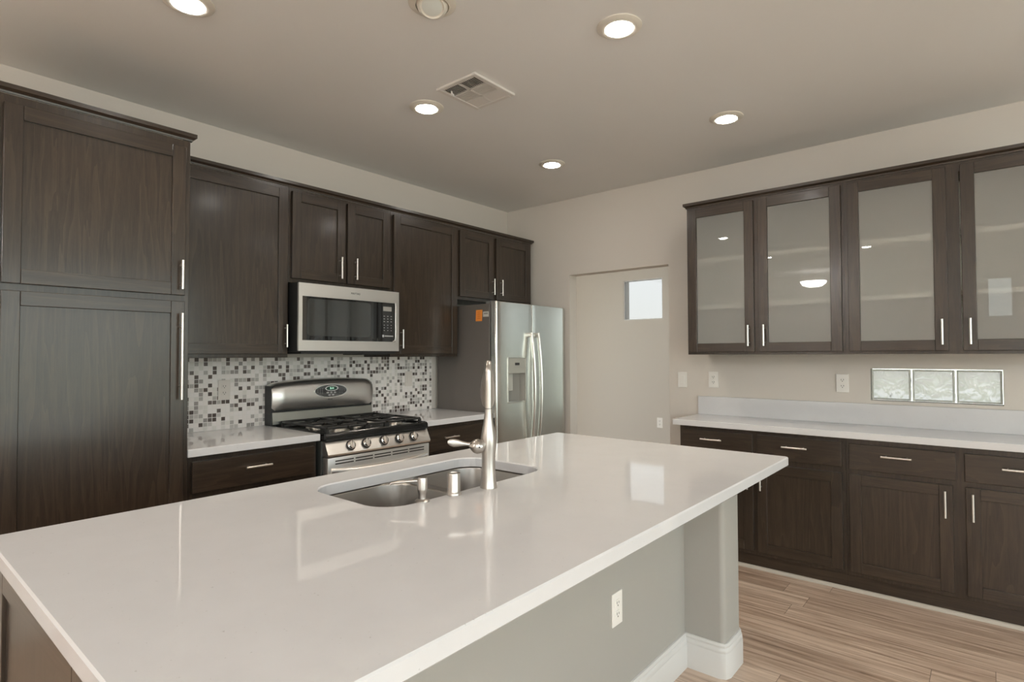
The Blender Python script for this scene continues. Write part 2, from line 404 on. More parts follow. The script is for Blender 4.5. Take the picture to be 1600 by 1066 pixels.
# ------------------------------------------------------------------ cabinet builders
def TX(face):   # range wall: u = x, d = out of the wall (towards -y)
    return lambda p: Vector((p[0], face - p[1], p[2]))
def TY(face):   # side wall: u = y, d = out of the wall (towards -x)
    return lambda p: Vector((face - p[1], p[0], p[2]))
def shaker(bm, T, u0, u1, z0, z1, st=.058, th=.020, panel=True, bev=.0022):
    box(bm, u0, u0+st, 0, th, z0, z1, bev, 0, T=T); box(bm, u1-st, u1, 0, th, z0, z1, bev, 0, T=T)
    box(bm, u0+st, u1-st, 0, th, z0, z0+st, bev, 1, T=T); box(bm, u0+st, u1-st, 0, th, z1-st, z1, bev, 1, T=T)
    if panel: box(bm, u0+st-.004, u1-st+.004, .002, th-.009, z0+st-.004, z1-st+.004, 0, 0, T=T)
def pull(T, parent, u, z, L, vert=True, base=.020, r=.0058, off=.030, name='handle'):
    bm = B(); h = L/2
    a, b_ = ((u, base+off, z-h), (u, base+off, z+h)) if vert else ((u-h, base+off, z), (u+h, base+off, z))
    tube(bm, [T(a), T(b_)], r, 12)
    for s in (-1, 1):
        c = (u, z+s*h*.68) if vert else (u+s*h*.68, z)
        tube(bm, [T((c[0], base-.001, c[1])), T((c[0], base+off, c[1]))], r*.75, 10)
    return obj(name, bm, M_HAND, parent, 'smooth')
def door(T, parent, mats, u0, u1, z0, z1, hu=None, hz=None, hl=.14, glass=False, name='door', st=.058, hr=.0058):
    bm = B(); shaker(bm, T, u0, u1, z0, z1, st, panel=not glass)
    d = obj(name, bm, mats, parent)
    if glass:
        bm = B(); box(bm, u0+st-.005, u1-st+.005, .008, .013, z0+st-.005, z1-st+.005, mi=1, T=T)
        fd = Vector(T((0, 1, 0))) - Vector(T((0, 0, 0))); back = min(f.calc_center_median().dot(fd) for f in bm.faces)
        for f in bm.faces:
            if abs(f.calc_center_median().dot(fd) - back) < 1e-4: f.material_index = 0
        obj('glass_panel', bm, [M_FROST, M_CLEARF], d, label='frosted glass panel')
    if hu is not None: pull(T, d, hu, hz, hl, True, r=hr)
    return d
def drawer(T, parent, mats, u0, u1, z0, z1, hl=.14, hu=None, hz=None):
    bm = B(); box(bm, u0, u1, 0, .020, z0, z1, .003, 1, T=T); d = obj('drawer', bm, mats, parent)
    pull(T, d, (u0+u1)/2 if hu is None else hu, (z0+z1)/2 if hz is None else hz, hl, False); return d
MX = [M_WV, M_WX]; MY = [M_WV, M_WY]
DF = 3.22   # face-frame plane of the range-wall uppers; doors stand 20 mm proud
def upper(label, x0, x1, z0, z1, doors):
    t = thing('upper_cabinet', label, 'cabinet', ((x0+x1)/2, RW, z0), 'dark wall cabinets on the range wall')
    bm = B(); box(bm, x0, x1, DF, RW, z0, z1, .0015); obj('cabinet_body', bm, M_WV, t)
    for d in doors: door(TX(DF), t, MX, *d)
    return t
# pantry
PF = 2.890
t = thing('pantry_cabinet', 'tall dark oak pantry cabinet at the left edge beside the mosaic backsplash', 'cabinet', (.70, RW, 0))
bm = B(); box(bm, .345, 1.058, PF, RW, .09, 2.3775, .002); box(bm, .345, 1.058, PF+.05, RW, 0, .09); obj('cabinet_body', bm, M_WV, t)
door(TX(PF), t, MX, .388, 1.034, 1.640, 2.340, 1.014, 1.733, .135, st=.058, hr=.0064)
door(TX(PF), t, MX, .388, 1.034, .115, 1.612, 1.014, 1.355, .40, st=.058, hr=.0064)
bm = B()
def crown_prof(h): return [(0, 0), (.007, 0), (.009, h*.22), (.013, h*.30), (.018, h*.42), (.022, h*.48), (.022, h), (0, h)]
def crown_x(bm, x0, x1, yf, z0, z1, ret=0):
    h = z1-z0
    prof = crown_prof(h)
    loops = []
    for x_, s in ((x0, 0), (x1, 1)):
        loops.append([Vector((x_ + (d if (ret and s) else 0), yf - d, z0 + z)) for d, z in prof])
    loft(bm, loops)
crown_x(bm, .345, 1.058, PF, 2.378, 2.412, 1)
loft(bm, [[Vector((1.058+d, y if y > PF+.01 else PF-d, 2.378+z)) for d, z in crown_prof(.034)] for y in (PF, 3.183)])
obj('crown', bm, M_WX, t)
# range-wall uppers
UZ0, UZ1 = 1.345, 2.3795
upper('wide single-door dark wall cabinet left of the microwave', 1.0625, 1.730, UZ0, UZ1, [(1.092, 1.719, 1.366, 2.356, 1.701, 1.474, .135)])
upper('two-door dark wall cabinet above the microwave', 1.7305, 2.4925, 1.800, UZ1, [(1.746, 2.115, 1.826, 2.356, 2.072, 1.921, .14), (2.133, 2.474, 1.826, 2.356, 2.186, 1.925, .14)])
upper('single-door dark wall cabinet between the microwave and the refrigerator', 2.493, 3.150, UZ0, UZ1, [(2.510, 3.134, 1.366, 2.356, 2.570, 1.472, .135)])
upper('short two-door dark wall cabinet above the refrigerator', 3.1505, 4.098, 1.800, UZ1, [(3.166, 3.566, 1.826, 2.356, 3.546, 1.932, .135), (3.602, 4.058, 1.826, 2.356, 3.650, 1.932, .135)])
bm = B(); crown_x(bm, 1.064, 4.100, DF, 2.380, 2.413, 1)
loft(bm, [[Vector((4.100+d, y if y > DF+.01 else DF-d, 2.380+z)) for d, z in crown_prof(.033)] for y in (DF, RW)])
tag(obj('crown_molding', bm, M_WX), 'long dark crown molding along the top of the range wall cabinets', 'molding')

# side-wall glass uppers
GF = 3.783
def glass_upper(label, y0, y1, doors):
    t = thing('glass_cabinet', label, 'cabinet', (BW, (y0+y1)/2, 1.355), 'frosted glass wall cabinets')
    bm = B()
    z0, z1 = 1.355, 2.3675; ym = doors[0][0]-.014
    for q in ((GF, BW, y0, y0+.018, z0, z1), (GF, BW, y1-.018, y1, z0, z1), (GF, BW, y0+.018, y1-.018, z0, z0+.02), (GF, BW, y0+.018, y1-.018, z1-.02, z1)): box(bm, *q)
    # face frame stiles and rails
    for q in ((y0, y0+.022, z0, z1), (y1-.022, y1, z0, z1), (ym-.040, ym+.040, z0, z1), (y0+.022, ym-.040, z0, z0+.035), (y0+.022, ym-.040, z1-.05, z1), (ym+.040, y1-.022, z0, z0+.035), (ym+.040, y1-.022, z1-.05, z1)):
        box(bm, GF-.0015, GF+.018, q[0], q[1], q[2], q[3])
    obj('cabinet_body', bm, M_WV, t)
    bm = B(); box(bm, BW-.012, BW-.002, y0+.018, y1-.018, z0+.02, z1-.02)
    for yy in (y0+.0185, y1-.0215): box(bm, GF+.02, BW-.012, yy, yy+.003, z0+.02, z1-.02)
    obj('lining', bm, M_INT, t, label='pale cabinet lining')
    for z in (1.665, 1.985):
        bm = B(); box(bm, GF+.0185, BW-.0125, y0+.0225, y1-.0225, z, z+.026); obj('shelf', bm, M_SHELF, t, label='pale shelf')
    for d in doors: door(TY(GF), t, MY, *d, glass=True)
glass_upper('frosted glass two-door wall cabinet nearest the doorway', .632, 1.585, [(1.140, 1.572, 1.372, 2.350, 1.171, 1.476, .135, ), (.646, 1.112, 1.372, 2.350, 1.076, 1.476, .135)])
glass_upper('frosted glass two-door wall cabinet over the glass blocks, at the right edge', -.345, .6315, [(.154, .612, 1.372, 2.350, .180, 1.472, .135), (-.330, .094, 1.372, 2.350, .064, 1.472, .135)])
bm = B()
P_ = crown_prof(.034)
loft(bm, [[Vector((GF - d, y_ + (d if s else 0), 2.368+z)) for d, z in P_] for y_, s in ((-.345, 0), (1.585, 1))])
loft(bm, [[Vector((x_ if x_ > GF+.01 else GF-d, 1.585+d, 2.368+z)) for d, z in P_] for x_ in (GF, BW)])
tag(obj('crown_molding', bm, M_WY), 'dark crown molding along the top of the frosted glass cabinets', 'molding')

# side-wall base cabinets
SF = 3.732
def base_y(label, y0, y1, drawers, doors):
    t = thing('base_cabinet', label, 'cabinet', (BW, (y0+y1)/2, 0), 'dark base cabinets under the long side counter')
    bm = B(); box(bm, SF, BW, y0, y1, .095, .876, .0015); obj('cabinet_body', bm, M_WV, t)
    bm = B(); box(bm, SF+.022, BW, y0, y1, 0, .095); obj('toe_kick', bm, M_WY, t)
    for d in drawers: drawer(TY(SF), t, MY, *d)
    for d in doors: door(TY(SF), t, MY, *d)
base_y('dark two-drawer base cabinet on the side wall nearest the doorway', .634, 1.628,
       [(1.145, 1.608, .706, .850, .14, 1.401, .795), (.652, 1.120, .706, .850, .14, .898, .792)],
       [(1.145, 1.608, .120, .672, 1.172, .575, .138), (.652, 1.120, .120, .672, 1.094, .578, .138)])
base_y('dark two-drawer base cabinet at the right edge below the glass blocks', -.36, .6335,
       [(.135, .616, .700, .845, .14, .389, .790), (-.345, .100, .700, .845, .14, -.115, .785)],
       [(.150, .616, .120, .672, .181, .576, .138), (-.345, .098, .120, .672, .069, .576, .138)])
bm = B(); loft(bm, [[Vector((3.754-d, y, z)) for d, z in ((0, 0), (.016, 0), (.015, .008), (.009, .016), (0, .019))] for y in (-.36, 1.628)])
struct('trim_1', bm, simple('shoe_molding', (.56, .51, .44), .5))
# side-wall counter with upstand
t = thing('side_countertop', 'long white quartz countertop with upstand along the side wall', 'countertop', (BW, .65, .876))
bm = B(); box(bm, 3.684, BW, -.38, 1.662, .876, .914, .003); obj('worktop', bm, M_QTZ, t)
bm = B(); box(bm, BW-.020, BW, -.38, 1.655, .914, 1.046, .002); obj('upstand', bm, M_QTZ, t)

# range-wall base cabinets
BF = 2.918
def base_x(label, x0, x1, dr, doors):
    t = thing('base_cabinet', label, 'cabinet', ((x0+x1)/2, RW, 0), 'dark base cabinets beside the gas range')
    bm = B(); box(bm, x0, x1, BF, RW, .095, .876, .0015); obj('cabinet_body', bm, M_WV, t)
    bm = B(); box(bm, x0, x1, BF+.06, RW, 0, .095); obj('toe_kick', bm, M_WX, t)
    drawer(TX(BF), t, MX, *dr)
    for d in doors: door(TX(BF), t, MX, *d)
base_x('dark drawer base cabinet left of the gas range', 1.062, 1.742, (1.085, 1.722, .700, .850, .135, 1.395, .790), [(1.085, 1.400, .115, .672, 1.372, .575, .138), (1.407, 1.722, .115, .672, 1.435, .575, .138)])
base_x('dark drawer base cabinet between the gas range and the refrigerator', 2.532, 3.185, (2.560, 3.165, .700, .850, .135, 2.760, .785), [(2.560, 2.860, .115, .672, 2.832, .575, .138), (2.867, 3.165, .115, .672, 2.895, .575, .138)])
bm = B(); box(bm, 1.060, 1.750, 2.887, RW, .876, .914, .003); tag(obj('countertop', bm, M_QTZ), 'short white quartz countertop left of the gas range', 'countertop', 'range wall countertops')
bm = B(); box(bm, 2.526, 3.194, 2.887, RW, .876, .914, .003); tag(obj('countertop', bm, M_QTZ), 'short white quartz countertop between the gas range and the refrigerator', 'countertop', 'range wall countertops')
# backsplash
t = thing('tile_backsplash', 'mosaic tile backsplash in grey, brown and white behind the gas range', 'backsplash', (2.1, RW, .914))
bm = B(); box(bm, 1.062, 3.150, RW-.009, RW, .9145, 1.3445); obj('mosaic_tiles', bm, M_MOS, t)
bm = B(); box(bm, 3.150, 3.194, RW-.010, RW, .9145, 1.3445, .003); obj('edge_trim', bm, simple('tile_trim', (.62, .58, .54), .3), t, label='pale tile edge strip')

# ------------------------------------------------------------------ microwave
t = thing('microwave', 'stainless over-the-range microwave under the wall cabinet', 'microwave', (2.1, RW, 1.385))
MWF = 3.100
bm = B(); box(bm, 1.737, 2.487, MWF+.014, RW-.002, 1.380, 1.795, .003); obj('case', bm, M_DARK, t)
bm = B()   # stainless door surround with window opening
T = TX(MWF+.014)
x0, x1, z0, z1 = 1.733, 2.474, 1.385, 1.790; gx0, gx1, gz0, gz1 = 1.757, 2.444, 1.448, 1.712
for q in ((x0, gx0, z0, z1), (gx1, x1, z0, z1), (gx0, gx1, z0, gz0), (gx0, gx1, gz1, z1)): box(bm, q[0], q[1], 0, .014, q[2], q[3], T=T)
bmesh.ops.remove_doubles(bm, verts=bm.verts, dist=1e-5)
fr_ = obj('door_frame', bm, M_SS, t)
bm = B(); box(bm, gx0, gx1, .001, .009, gz0, gz1, T=T); win = obj('door_glass', bm, M_BLKG, t, label='black glass front')
bm = B()
tube(bm, [T((gx1-.002, .014, gz1)), T((gx1-.002, .017, gz1-.02)), T((gx1-.002, .017, gz0+.025)), T((gx1-.008, .016, gz0+.008)), T((gx1-.022, .014, gz0+.001))], .0045, 8); obj('edge_strip', bm, M_SS, t, 'smooth')
bm = B()   # window screen area with rounded lower corners
prism(bm, [(p[0], p[1]) for p in rrect(1.792, 2.245, 1.475, 1.700, .02)], .0091, .0096, T=lambda p: T((p[0], p[2], p[1]))); obj('window_screen', bm, simple('mw_screen', (.035, .036, .034), .06, coat=1, coat_r=.02), t)
bm = B(); box(bm, 2.345, 2.415, .009, .0098, 1.655, 1.685, T=T); obj('display', bm, simple('mw_display', (.30, .29, .27), .3), t, label='grey display')
for r_ in range(6):
    for c_ in range(3):
        bm = B(); w_ = (.010 if r_ < 3 else .006)
        box(bm, 2.346+c_*.029-w_/2+.008, 2.346+c_*.029+w_/2+.008, .009, .0096, 1.618-r_*.018-(.006 if r_ > 2 else 0), 1.622-r_*.018-(.006 if r_ > 2 else 0), T=T); obj('key_mark', bm, M_LGREY, t)
bm = B(); box(bm, 2.338, 2.352, .009, .0096, 1.478, 1.494, T=T); box(bm, 2.356, 2.428, .009, .0096, 1.483, 1.490, T=T); obj('start_key', bm, M_LGREY, t)
text('maker_lettering', 'MAYTAG', .017, T((2.125, .0143, 1.752)), (1, 0, 0), (0, 0, 1), M_DARK, t)
bm = B(); box(bm, 1.76, 2.46, MWF+.02, MWF+.30, 1.366, 1.380, .002); box(bm, 2.21, 2.42, MWF+.05, MWF+.27, 1.360, 1.366); obj('vent_grille', bm, M_DARK, t)

# ------------------------------------------------------------------ gas range
RL, RR, RF = 1.768, 2.516, 2.842
RC = (RL+RR)/2
t = thing('gas_range', 'stainless freestanding gas range with black cooktop and backguard', 'range', (RC, RW, 0))
bm = B(); box(bm, RL-.010, RR+.004, RF+.05, RW-.012, .03, .868, .003); obj('body', bm, simple('range_side', (.045, .05, .047), .35), t)
bm = B()   # sloping control panel, rounded ends
cp = [(RF+.055, .872), (RF+.026, .871), (RF+.018, .865), (RF-.016, .797), (RF-.012, .786), (RF+.055, .784)]
loft(bm, [[Vector((x_, y_ + dy, z_)) for y_, z_ in cp] for x_, dy in ((RL-.004, .004), (RL+.008, 0), (RR-.008, 0), (RR+.006, .004))]); obj('control_panel', bm, M_SS, t, 'smooth')
for x_ in (1.917, 2.024, 2.153, 2.272, 2.386):
    nrm = Vector((0, -.894, .447)); c = Vector((x_, RF+.001, .833))
    bm = B(); lathe(bm, [(.029, 0), (.030, .006), (.027, .010), (.026, .012)], c, nrm, 28); k = obj('knob', bm, M_DARK, t, 'smooth')
    bm = B(); lathe(bm, [(.0255, .0115), (.025, .020), (.021, .024), (.0, .0245)], c, nrm, 28)
    obj('knob_cap', bm, M_CHROME, k, 'smooth')
    bm = B(); u_, v_ = Vector((1, 0, 0)), nrm.cross(Vector((1, 0, 0)))
    ang = .18; gd = v_*math.cos(ang)+u_*math.sin(ang); gs = gd.cross(nrm)
    lo = []
    for h_, wl, wt in ((.018, .024, .008), (.034, .022, .0055), (.037, .019, .004)):
        lo.append([c+nrm*h_+gd*a*wl+gs*b_*wt for a, b_ in ((-1, -.6), (-1, .6), (0, 1), (1, .6), (1, -.6), (0, -1))])
    loft(bm, lo); obj('knob_grip', bm, M_SS, k)
bm = B()   # cooktop pan with thick rolled front lip
ct = [(RW-.11, .905), (RF+.045, .905), (RF+.035, .915), (RF+.020, .914), (RF+.010, .904), (RF+.006, .874), (RF+.03, .870), (RW-.11, .870)]
loft(bm, [[Vector((x_, y_, z_)) for y_, z_ in ct] for x_ in (RL-.006, RR+.002)])
for xa in (RL-.006, RR-.016): box(bm, xa, xa+.018, RF+.03, RW-.11, .900, .917, .003)
obj('cooktop', bm, M_BLK, t, 'smooth')
for bx, by, br in ((RL+.165, 2.99, .048), (RL+.165, 3.25, .040), (RC, 3.12, .036), (RR-.165, 2.99, .045), (RR-.165, 3.25, .050)):
    bm = B(); lathe(bm, [(br+.018, .905), (br+.016, .909), (br+.004, .911), (br, .920), (br-.004, .922), (0, .922)], (bx, by, 0), seg=28); b1 = obj('burner', bm, steel('burner_ring_steel', (.55, .53, .5), .3), t, 'smooth')
    bm = B(); lathe(bm, [(br-.004, .9215), (br-.003, .928), (br-.010, .931), (0, .932)], (bx, by, 0), seg=28); obj('burner_cap', bm, M_IRON, b1, 'smooth')
def grate(x0, x1, cs):
    bm = B(); y0, y1, zt = RF+.055, RW-.125, .945
    def bar(a, b_, w=.006):
        box(bm, min(a[0], b_[0])-w, max(a[0], b_[0])+w, min(a[1], b_[1])-w, max(a[1], b_[1])+w, zt-.014, zt, .003, seg=1)
    bar((x0, y0), (x1, y0)); bar((x0, y1), (x1, y1)); bar((x0, y0), (x0, y1)); bar((x1, y0), (x1, y1)); bar((x0, (y0+y1)/2), (x1, (y0+y1)/2))
    for cx, cy in cs:
        for dx, dy in ((1, 0), (-1, 0), (0, 1), (0, -1)):
            ex = (x1 if dx > 0 else x0) if dx else cx
            ey = cy if dx else cy + dy*(.115)
            bar((cx+dx*.025, cy+dy*.025), (ex, ey), .0045)
    for fx in (x0, x1):
        for fy in (y0, y1): box(bm, fx-.008, fx+.008, fy-.008, fy+.008, .905, zt-.01)
    obj('grate', bm, M_IRON, t)
grate(RL+.03, RL+.295, [(RL+.165, 2.99), (RL+.165, 3.25)]); grate(RL+.31, RR-.31, [(RC, 3.12)]); grate(RR-.295, RR-.03, [(RR-.165, 2.99), (RR-.165, 3.25)])
# backguard: crowned stainless panel, dark gap, lower panel
def bg_z(x_):
    q = (x_-RC)/.38; return 1.203 - .020*q*q
nx = 20; lo = []
XB0, XB1 = 1.741, 2.497
for i in range(nx+1):
    s = i/nx; x_ = XB0 + (XB1-XB0)*s
    e_ = min(s, 1-s)*(XB1-XB0); rd = .022; dy = 0 if e_ > rd else rd*(1-math.sqrt(max(0, 1-((rd-e_)/rd)**2)))
    zt = bg_z(x_) - dy*.5
    lo.append([Vector((x_, y_+dy*(1 if y_ < 3.48 else 0), z_)) for y_, z_ in ((3.500, 1.010), (3.425, 1.010), (3.412, 1.028), (3.404, 1.060), (3.402, 1.10), (3.408, 1.145), (3.420, zt-.018), (3.436, zt-.004), (3.458, zt), (3.500, zt))])
bm = B(); loft(bm, lo); obj('backguard', bm, M_SS, t, 'smooth')
bm = B(); box(bm, XB0-.004, XB1-.004, 3.435, 3.516, .9150, 1.165, .004); obj('backguard_core', bm, M_DARK, t)
bm = B(); loft(bm, [[Vector((x_, y_, z_)) for y_, z_ in ((3.436, .918), (3.424, .924), (3.432, .996), (3.437, .999))] for x_ in (XB0+.004, XB1-.004)]); obj('lower_panel', bm, steel('vent_panel_steel', (.40, .41, .38), .3), t)
OC = Vector((2.140, 3.4035, 1.119))
def oval(bm, c, a, b_, d, seg=40, p=2.0, y1=0):
    lo = [[Vector((c.x+a*math.copysign(abs(math.cos(q))**(2/p), math.cos(q)), yy, c.z+b_*math.copysign(abs(math.sin(q))**(2/p), math.sin(q)))) for q in [2*PI*k/seg for k in range(seg)]] for yy in (c.y-d, c.y+.01)]
    loft(bm, lo)
bm = B(); oval(bm, OC, .124, .045, .004); rim = obj('clock_panel', bm, M_CHROME, t, 'smooth')
bm = B(); oval(bm, OC, .119, .041, .005); obj('clock_face', bm, M_BLKG, rim, 'smooth')
c2 = OC + Vector((.004, 0, .016))
bm = B(); oval(bm, c2, .050, .0185, .0058); obj('clock_ring', bm, M_CHROME, rim, 'smooth')
bm = B(); oval(bm, c2, .042, .0145, .0064); obj('clock_window', bm, M_LEDBG, rim, 'smooth')
text('clock_digits', '3:11', .019, c2+Vector((0, -.0068, 0)), (1, 0, 0), (0, 0, 1), M_LED, rim, .0004)
for dx, dz in ((-.027, -.012), (0, -.0135), (.027, -.012), (-.0135, -.028), (.0135, -.028)):
    bm = B(); oval(bm, OC+Vector((dx, 0, dz)), .0105, .0065, .0062, 16); obj('clock_button', bm, M_LGREY, rim, 'smooth')
bm = B(); 
for k in range(4):
    for sx in (-1, 1):
        for kk in range(3):
            xx = OC.x+sx*(.066+kk*.017); zz = OC.z+.014-k*.010
            if abs(zz-OC.z) < .040*math.sqrt(max(0, 1-((xx-OC.x)/.114)**2))-.004: box(bm, xx-.0035, xx+.0035, OC.y-.0056, OC.y-.004, zz-.001, zz+.001)
o_ = obj('clock_markings', bm, M_GREY, rim); o_['kind'] = 'stuff'
text('maker_badge', 'MAYTAG', .0085, (2.135, 3.4023, 1.062), (1, 0, 0), (0, 0, 1), M_DARK, t, .0006)
# oven door
bm = B(); box(bm, RL-.002, RR, RF-.006, RF+.048, .17, .779, .006); od = obj('oven_door', bm, M_SS, t, 'smooth')
bm = B()
for c_ in range(5):
    for r_ in range(2):
        xa = RL+.045+c_*.134; z = .757-r_*.016
        box(bm, xa, xa+.122, RF-.0068, RF-.004, z-.0035, z+.0035)
obj('louver_slots', bm, M_SLOT, od)
bm = B()   # bowed full-width handle
lo = []
for i in range(17):
    s = i/16; q = (s-.5)*2; x_ = RL+.018+(RR-RL-.036)*s; zc = .700 - .012*(1-q*q); out = .010+.034*(1-q**4)
    lo.append([Vector((x_, RF-.004-out*.5+math.cos(a)*out*.55, zc+math.sin(a)*(.020))) for a in [2*PI*k/12 for k in range(12)]])
loft(bm, lo); obj('oven_handle', bm, M_SS, od, 'smooth')
bm = B(); box(bm, RL+.11, RR-.11, RF-.0075, RF-.004, .30, .60, .001); obj('oven_window', bm, M_BLKG, od)
bm = B(); box(bm, RL-.002, RR, RF, RF+.048, .04, .160, .006); obj('storage_drawer', bm, M_SS, t)

# ------------------------------------------------------------------ refrigerator
FL, FR, FD, FB = 3.199, 4.112, 2.850, 2.915     # left, right, door front, body front
t = thing('refrigerator', 'stainless side-by-side refrigerator with dark grey sides by the doorway', 'refrigerator', ((FL+FR)/2, RW, 0))
bm = B(); box(bm, FL, FR-.004, FB, RW-.03, .02, 1.752, .004); obj('cabinet_shell', bm, M_FSIDE, t)
bm = B(); box(bm, FL+.012, FR-.016, FB-.012, FB, .10, 1.745); obj('gasket', bm, M_DARK, t)
bm = B(); box(bm, FL+.02, FR-.02, FB-.02, FB+.05, .015, .095); obj('kick_grille', bm, M_DARK, t)
SEAM = 3.634
def fdoor(xa, xb, hole=None):
    bm = B(); n = 20; z0, z1 = .105, 1.768
    RA, RB = (.018, .006) if xa < 3.4 else (.006, .014)
    def yf(x_):
        ea, r_ = (x_-xa, RA) if x_-xa < xb-x_ else (xb-x_, RB)
        return FD + .0 + (0 if ea > r_ else r_*(1-math.sqrt(max(0, 1-((r_-ea)/r_)**2)))) - .006*(1-((x_-(FL+FR)/2)/.46)**2)
    xs = sorted(set([xa+RA*(1-math.cos(k*PI/12)) for k in range(7)] + [xb-RB*(1-math.cos(k*PI/12)) for k in range(7)] + [xa+RA+(xb-xa-RA-RB)*k/10 for k in range(1, 10)] + (list(hole[:2]) if hole else [])))
    zs = [z0, z0+.004] + ([hole[2], hole[3]] if hole else []) + [z1-.004, z1]
    V = {}
    for i, x_ in enumerate(xs):
        for j, z_ in enumerate(zs):
            V[i, j] = bm.verts.new((x_, yf(x_)+(.004 if j in (0, len(zs)-1) else 0), z_))
    Bk = {}
    yb = FB-.012
    for i, x_ in enumerate(xs):
        for j in (0, len(zs)-1): Bk[i, j] = bm.verts.new((x_, yb, zs[j]))
    nX, nZ = len(xs), len(zs)
    for i in range(nX-1):
        for j in range(nZ-1):
            if hole and hole[0]-1e-6 <= xs[i] and xs[i+1] <= hole[1]+1e-6 and abs(zs[j]-hole[2]) < 1e-6: continue
            bm.faces.new((V[i, j], V[i+1, j], V[i+1, j+1], V[i, j+1]))
        bm.faces.new((V[i, 0], V[i+1, 0], Bk[i+1, 0], Bk[i, 0])); bm.faces.new((V[i, nZ-1], V[i+1, nZ-1], Bk[i+1, nZ-1], Bk[i, nZ-1]))
    for i in (0, nX-1): bm.faces.new([V[i, j] for j in range(nZ)] + [Bk[i, nZ-1], Bk[i, 0]])
    bm.faces.new([Bk[i, 0] for i in range(nX)] + [Bk[i, nZ-1] for i in range(nX-1, -1, -1)])
    return obj('door', bm, M_SSF, t, 'smooth')
DH = (3.332, 3.549, .985, 1.335)
dl = fdoor(FL+.002, SEAM-.003, DH); dr = fdoor(SEAM+.003, FR)
dy = FD-.003
def fhandle(par, x_, sgn):
    bm = B(); pts = []; rad = []
    for k in range(21):
        s = k/20; z_ = .62 + (1.535-.62)*s; q = (s-.5)*2
        pts.append((x_ + sgn*.0, dy-.030-.032*(1-q*q), z_)); rad.append((.018, .012))
    tube(bm, pts, rad, 14)
    for z_ in (.63, 1.515): box(bm, min(x_, x_-sgn*.0)-.014, x_+.014, dy-.036, dy+.012, z_-.016, z_+.020, .004)
    obj('handle', bm, M_SSF, par, 'smooth')
fhandle(dl, 3.592, 1); fhandle(dr, 3.680, -1)
# dispenser
a0, a1, b0, b1 = DH
bm = B()
for q in ((a0-.004, a0+.004, b0-.004, b1+.004), (a1-.004, a1+.004, b0-.004, b1+.004), (a0-.004, a1+.004, b0-.006, b0+.004), (a0-.004, a1+.004, b1-.004, b1+.006)):
    box(bm, q[0], q[1], dy-.006, dy+.01, q[2], q[3], .002)
ds = obj('dispenser_frame', bm, M_SSF, dl)
bm = B()
pr = [Vector((a0+.004, dy+.006, 0)), Vector((a0+.020, dy+.045, 0)), Vector(((a0+a1)/2, dy+.055, 0)), Vector((a1-.020, dy+.045, 0)), Vector((a1-.004, dy+.006, 0))]
back = [Vector((p.x, dy+.058, 0)) for p in reversed(pr)]
lo = [[p + Vector((0, 0, z_)) for p in pr+back] for z_ in (b0, b1-.12)]
loft(bm, lo); obj('dispenser_recess', bm, simple('dispenser_grey', (.33, .32, .29), .3), ds)
bm = B(); box(bm, a0+.003, a1-.003, dy-.003, dy+.058, b1-.125, b1, .003); obj('dispenser_panel', bm, simple('dispenser_panel', (.40, .40, .36), .3), ds)
bm = B(); box(bm, (a0+a1)/2-.024, (a0+a1)/2+.030, dy-.0042, dy, b1-.060, b1-.040); obj('dispenser_display', bm, M_DARK, ds)
bm = B(); box(bm, a0+.012, a0+.075, dy+.012, dy+.03, b1-.26, b1-.125, .004); obj('dispenser_paddle', bm, simple('paddle_grey', (.50, .50, .46), .3), ds)
bm = B(); box(bm, a0+.004, a1-.004, dy-.008, dy+.05, b0, b0+.010, .002); obj('drip_tray', bm, M_CHROME, ds)
# emblem, hinge cover, stickers
bm = B()
lathe(bm, [(.014, 0), (.014, .0012), (.010, .0016)], (4.063, FD+.0035, 1.700), (0, -1, 0), 16); box(bm, 4.051, 4.075, FD-.0005, FD+.004, 1.652, 1.674); box(bm, 4.051, 4.075, FD-.0005, FD+.004, 1.632, 1.644); obj('emblem', bm, simple('emblem_silver', (.45, .45, .42), .3), dr)
bm = B(); box(bm, FL+.02, FL+.10, FB-.04, FB+.06, 1.752, 1.772, .004); obj('hinge_cover', bm, M_GREY, t)
bm = B(); box(bm, FR-.10, FR-.02, FB-.04, FB+.06, 1.752, 1.772, .004); obj('hinge_cover', bm, M_GREY, t)
TS = lambda p: Vector((FL-p[1], p[0], p[2]))
bm = B(); loft(bm, [[TS((y_, d, z_)) for y_, z_ in ((3.062, 1.620), (2.995, 1.620), (2.990, 1.708), (3.058, 1.708))] for d in (0, .0012)])
st1 = obj('sticker', bm, M_ORG, t, label='orange sticker')
bm = B()
for k in range(4): box(bm, 3.008, 3.044, .0012, .0016, 1.640+k*.016, 1.646+k*.016, T=TS)
obj('sticker_print', bm, M_ORGD, st1)
bm = B(); box(bm, 2.925, 2.983, 0, .0012, 1.652, 1.692, T=TS); st2 = obj('sticker', bm, M_PAPER, t, label='small white sticker')
bm = B(); box(bm, 2.933, 2.975, .0012, .0016, 1.672, 1.683, T=TS); obj('sticker_print', bm, M_PRT, st2)

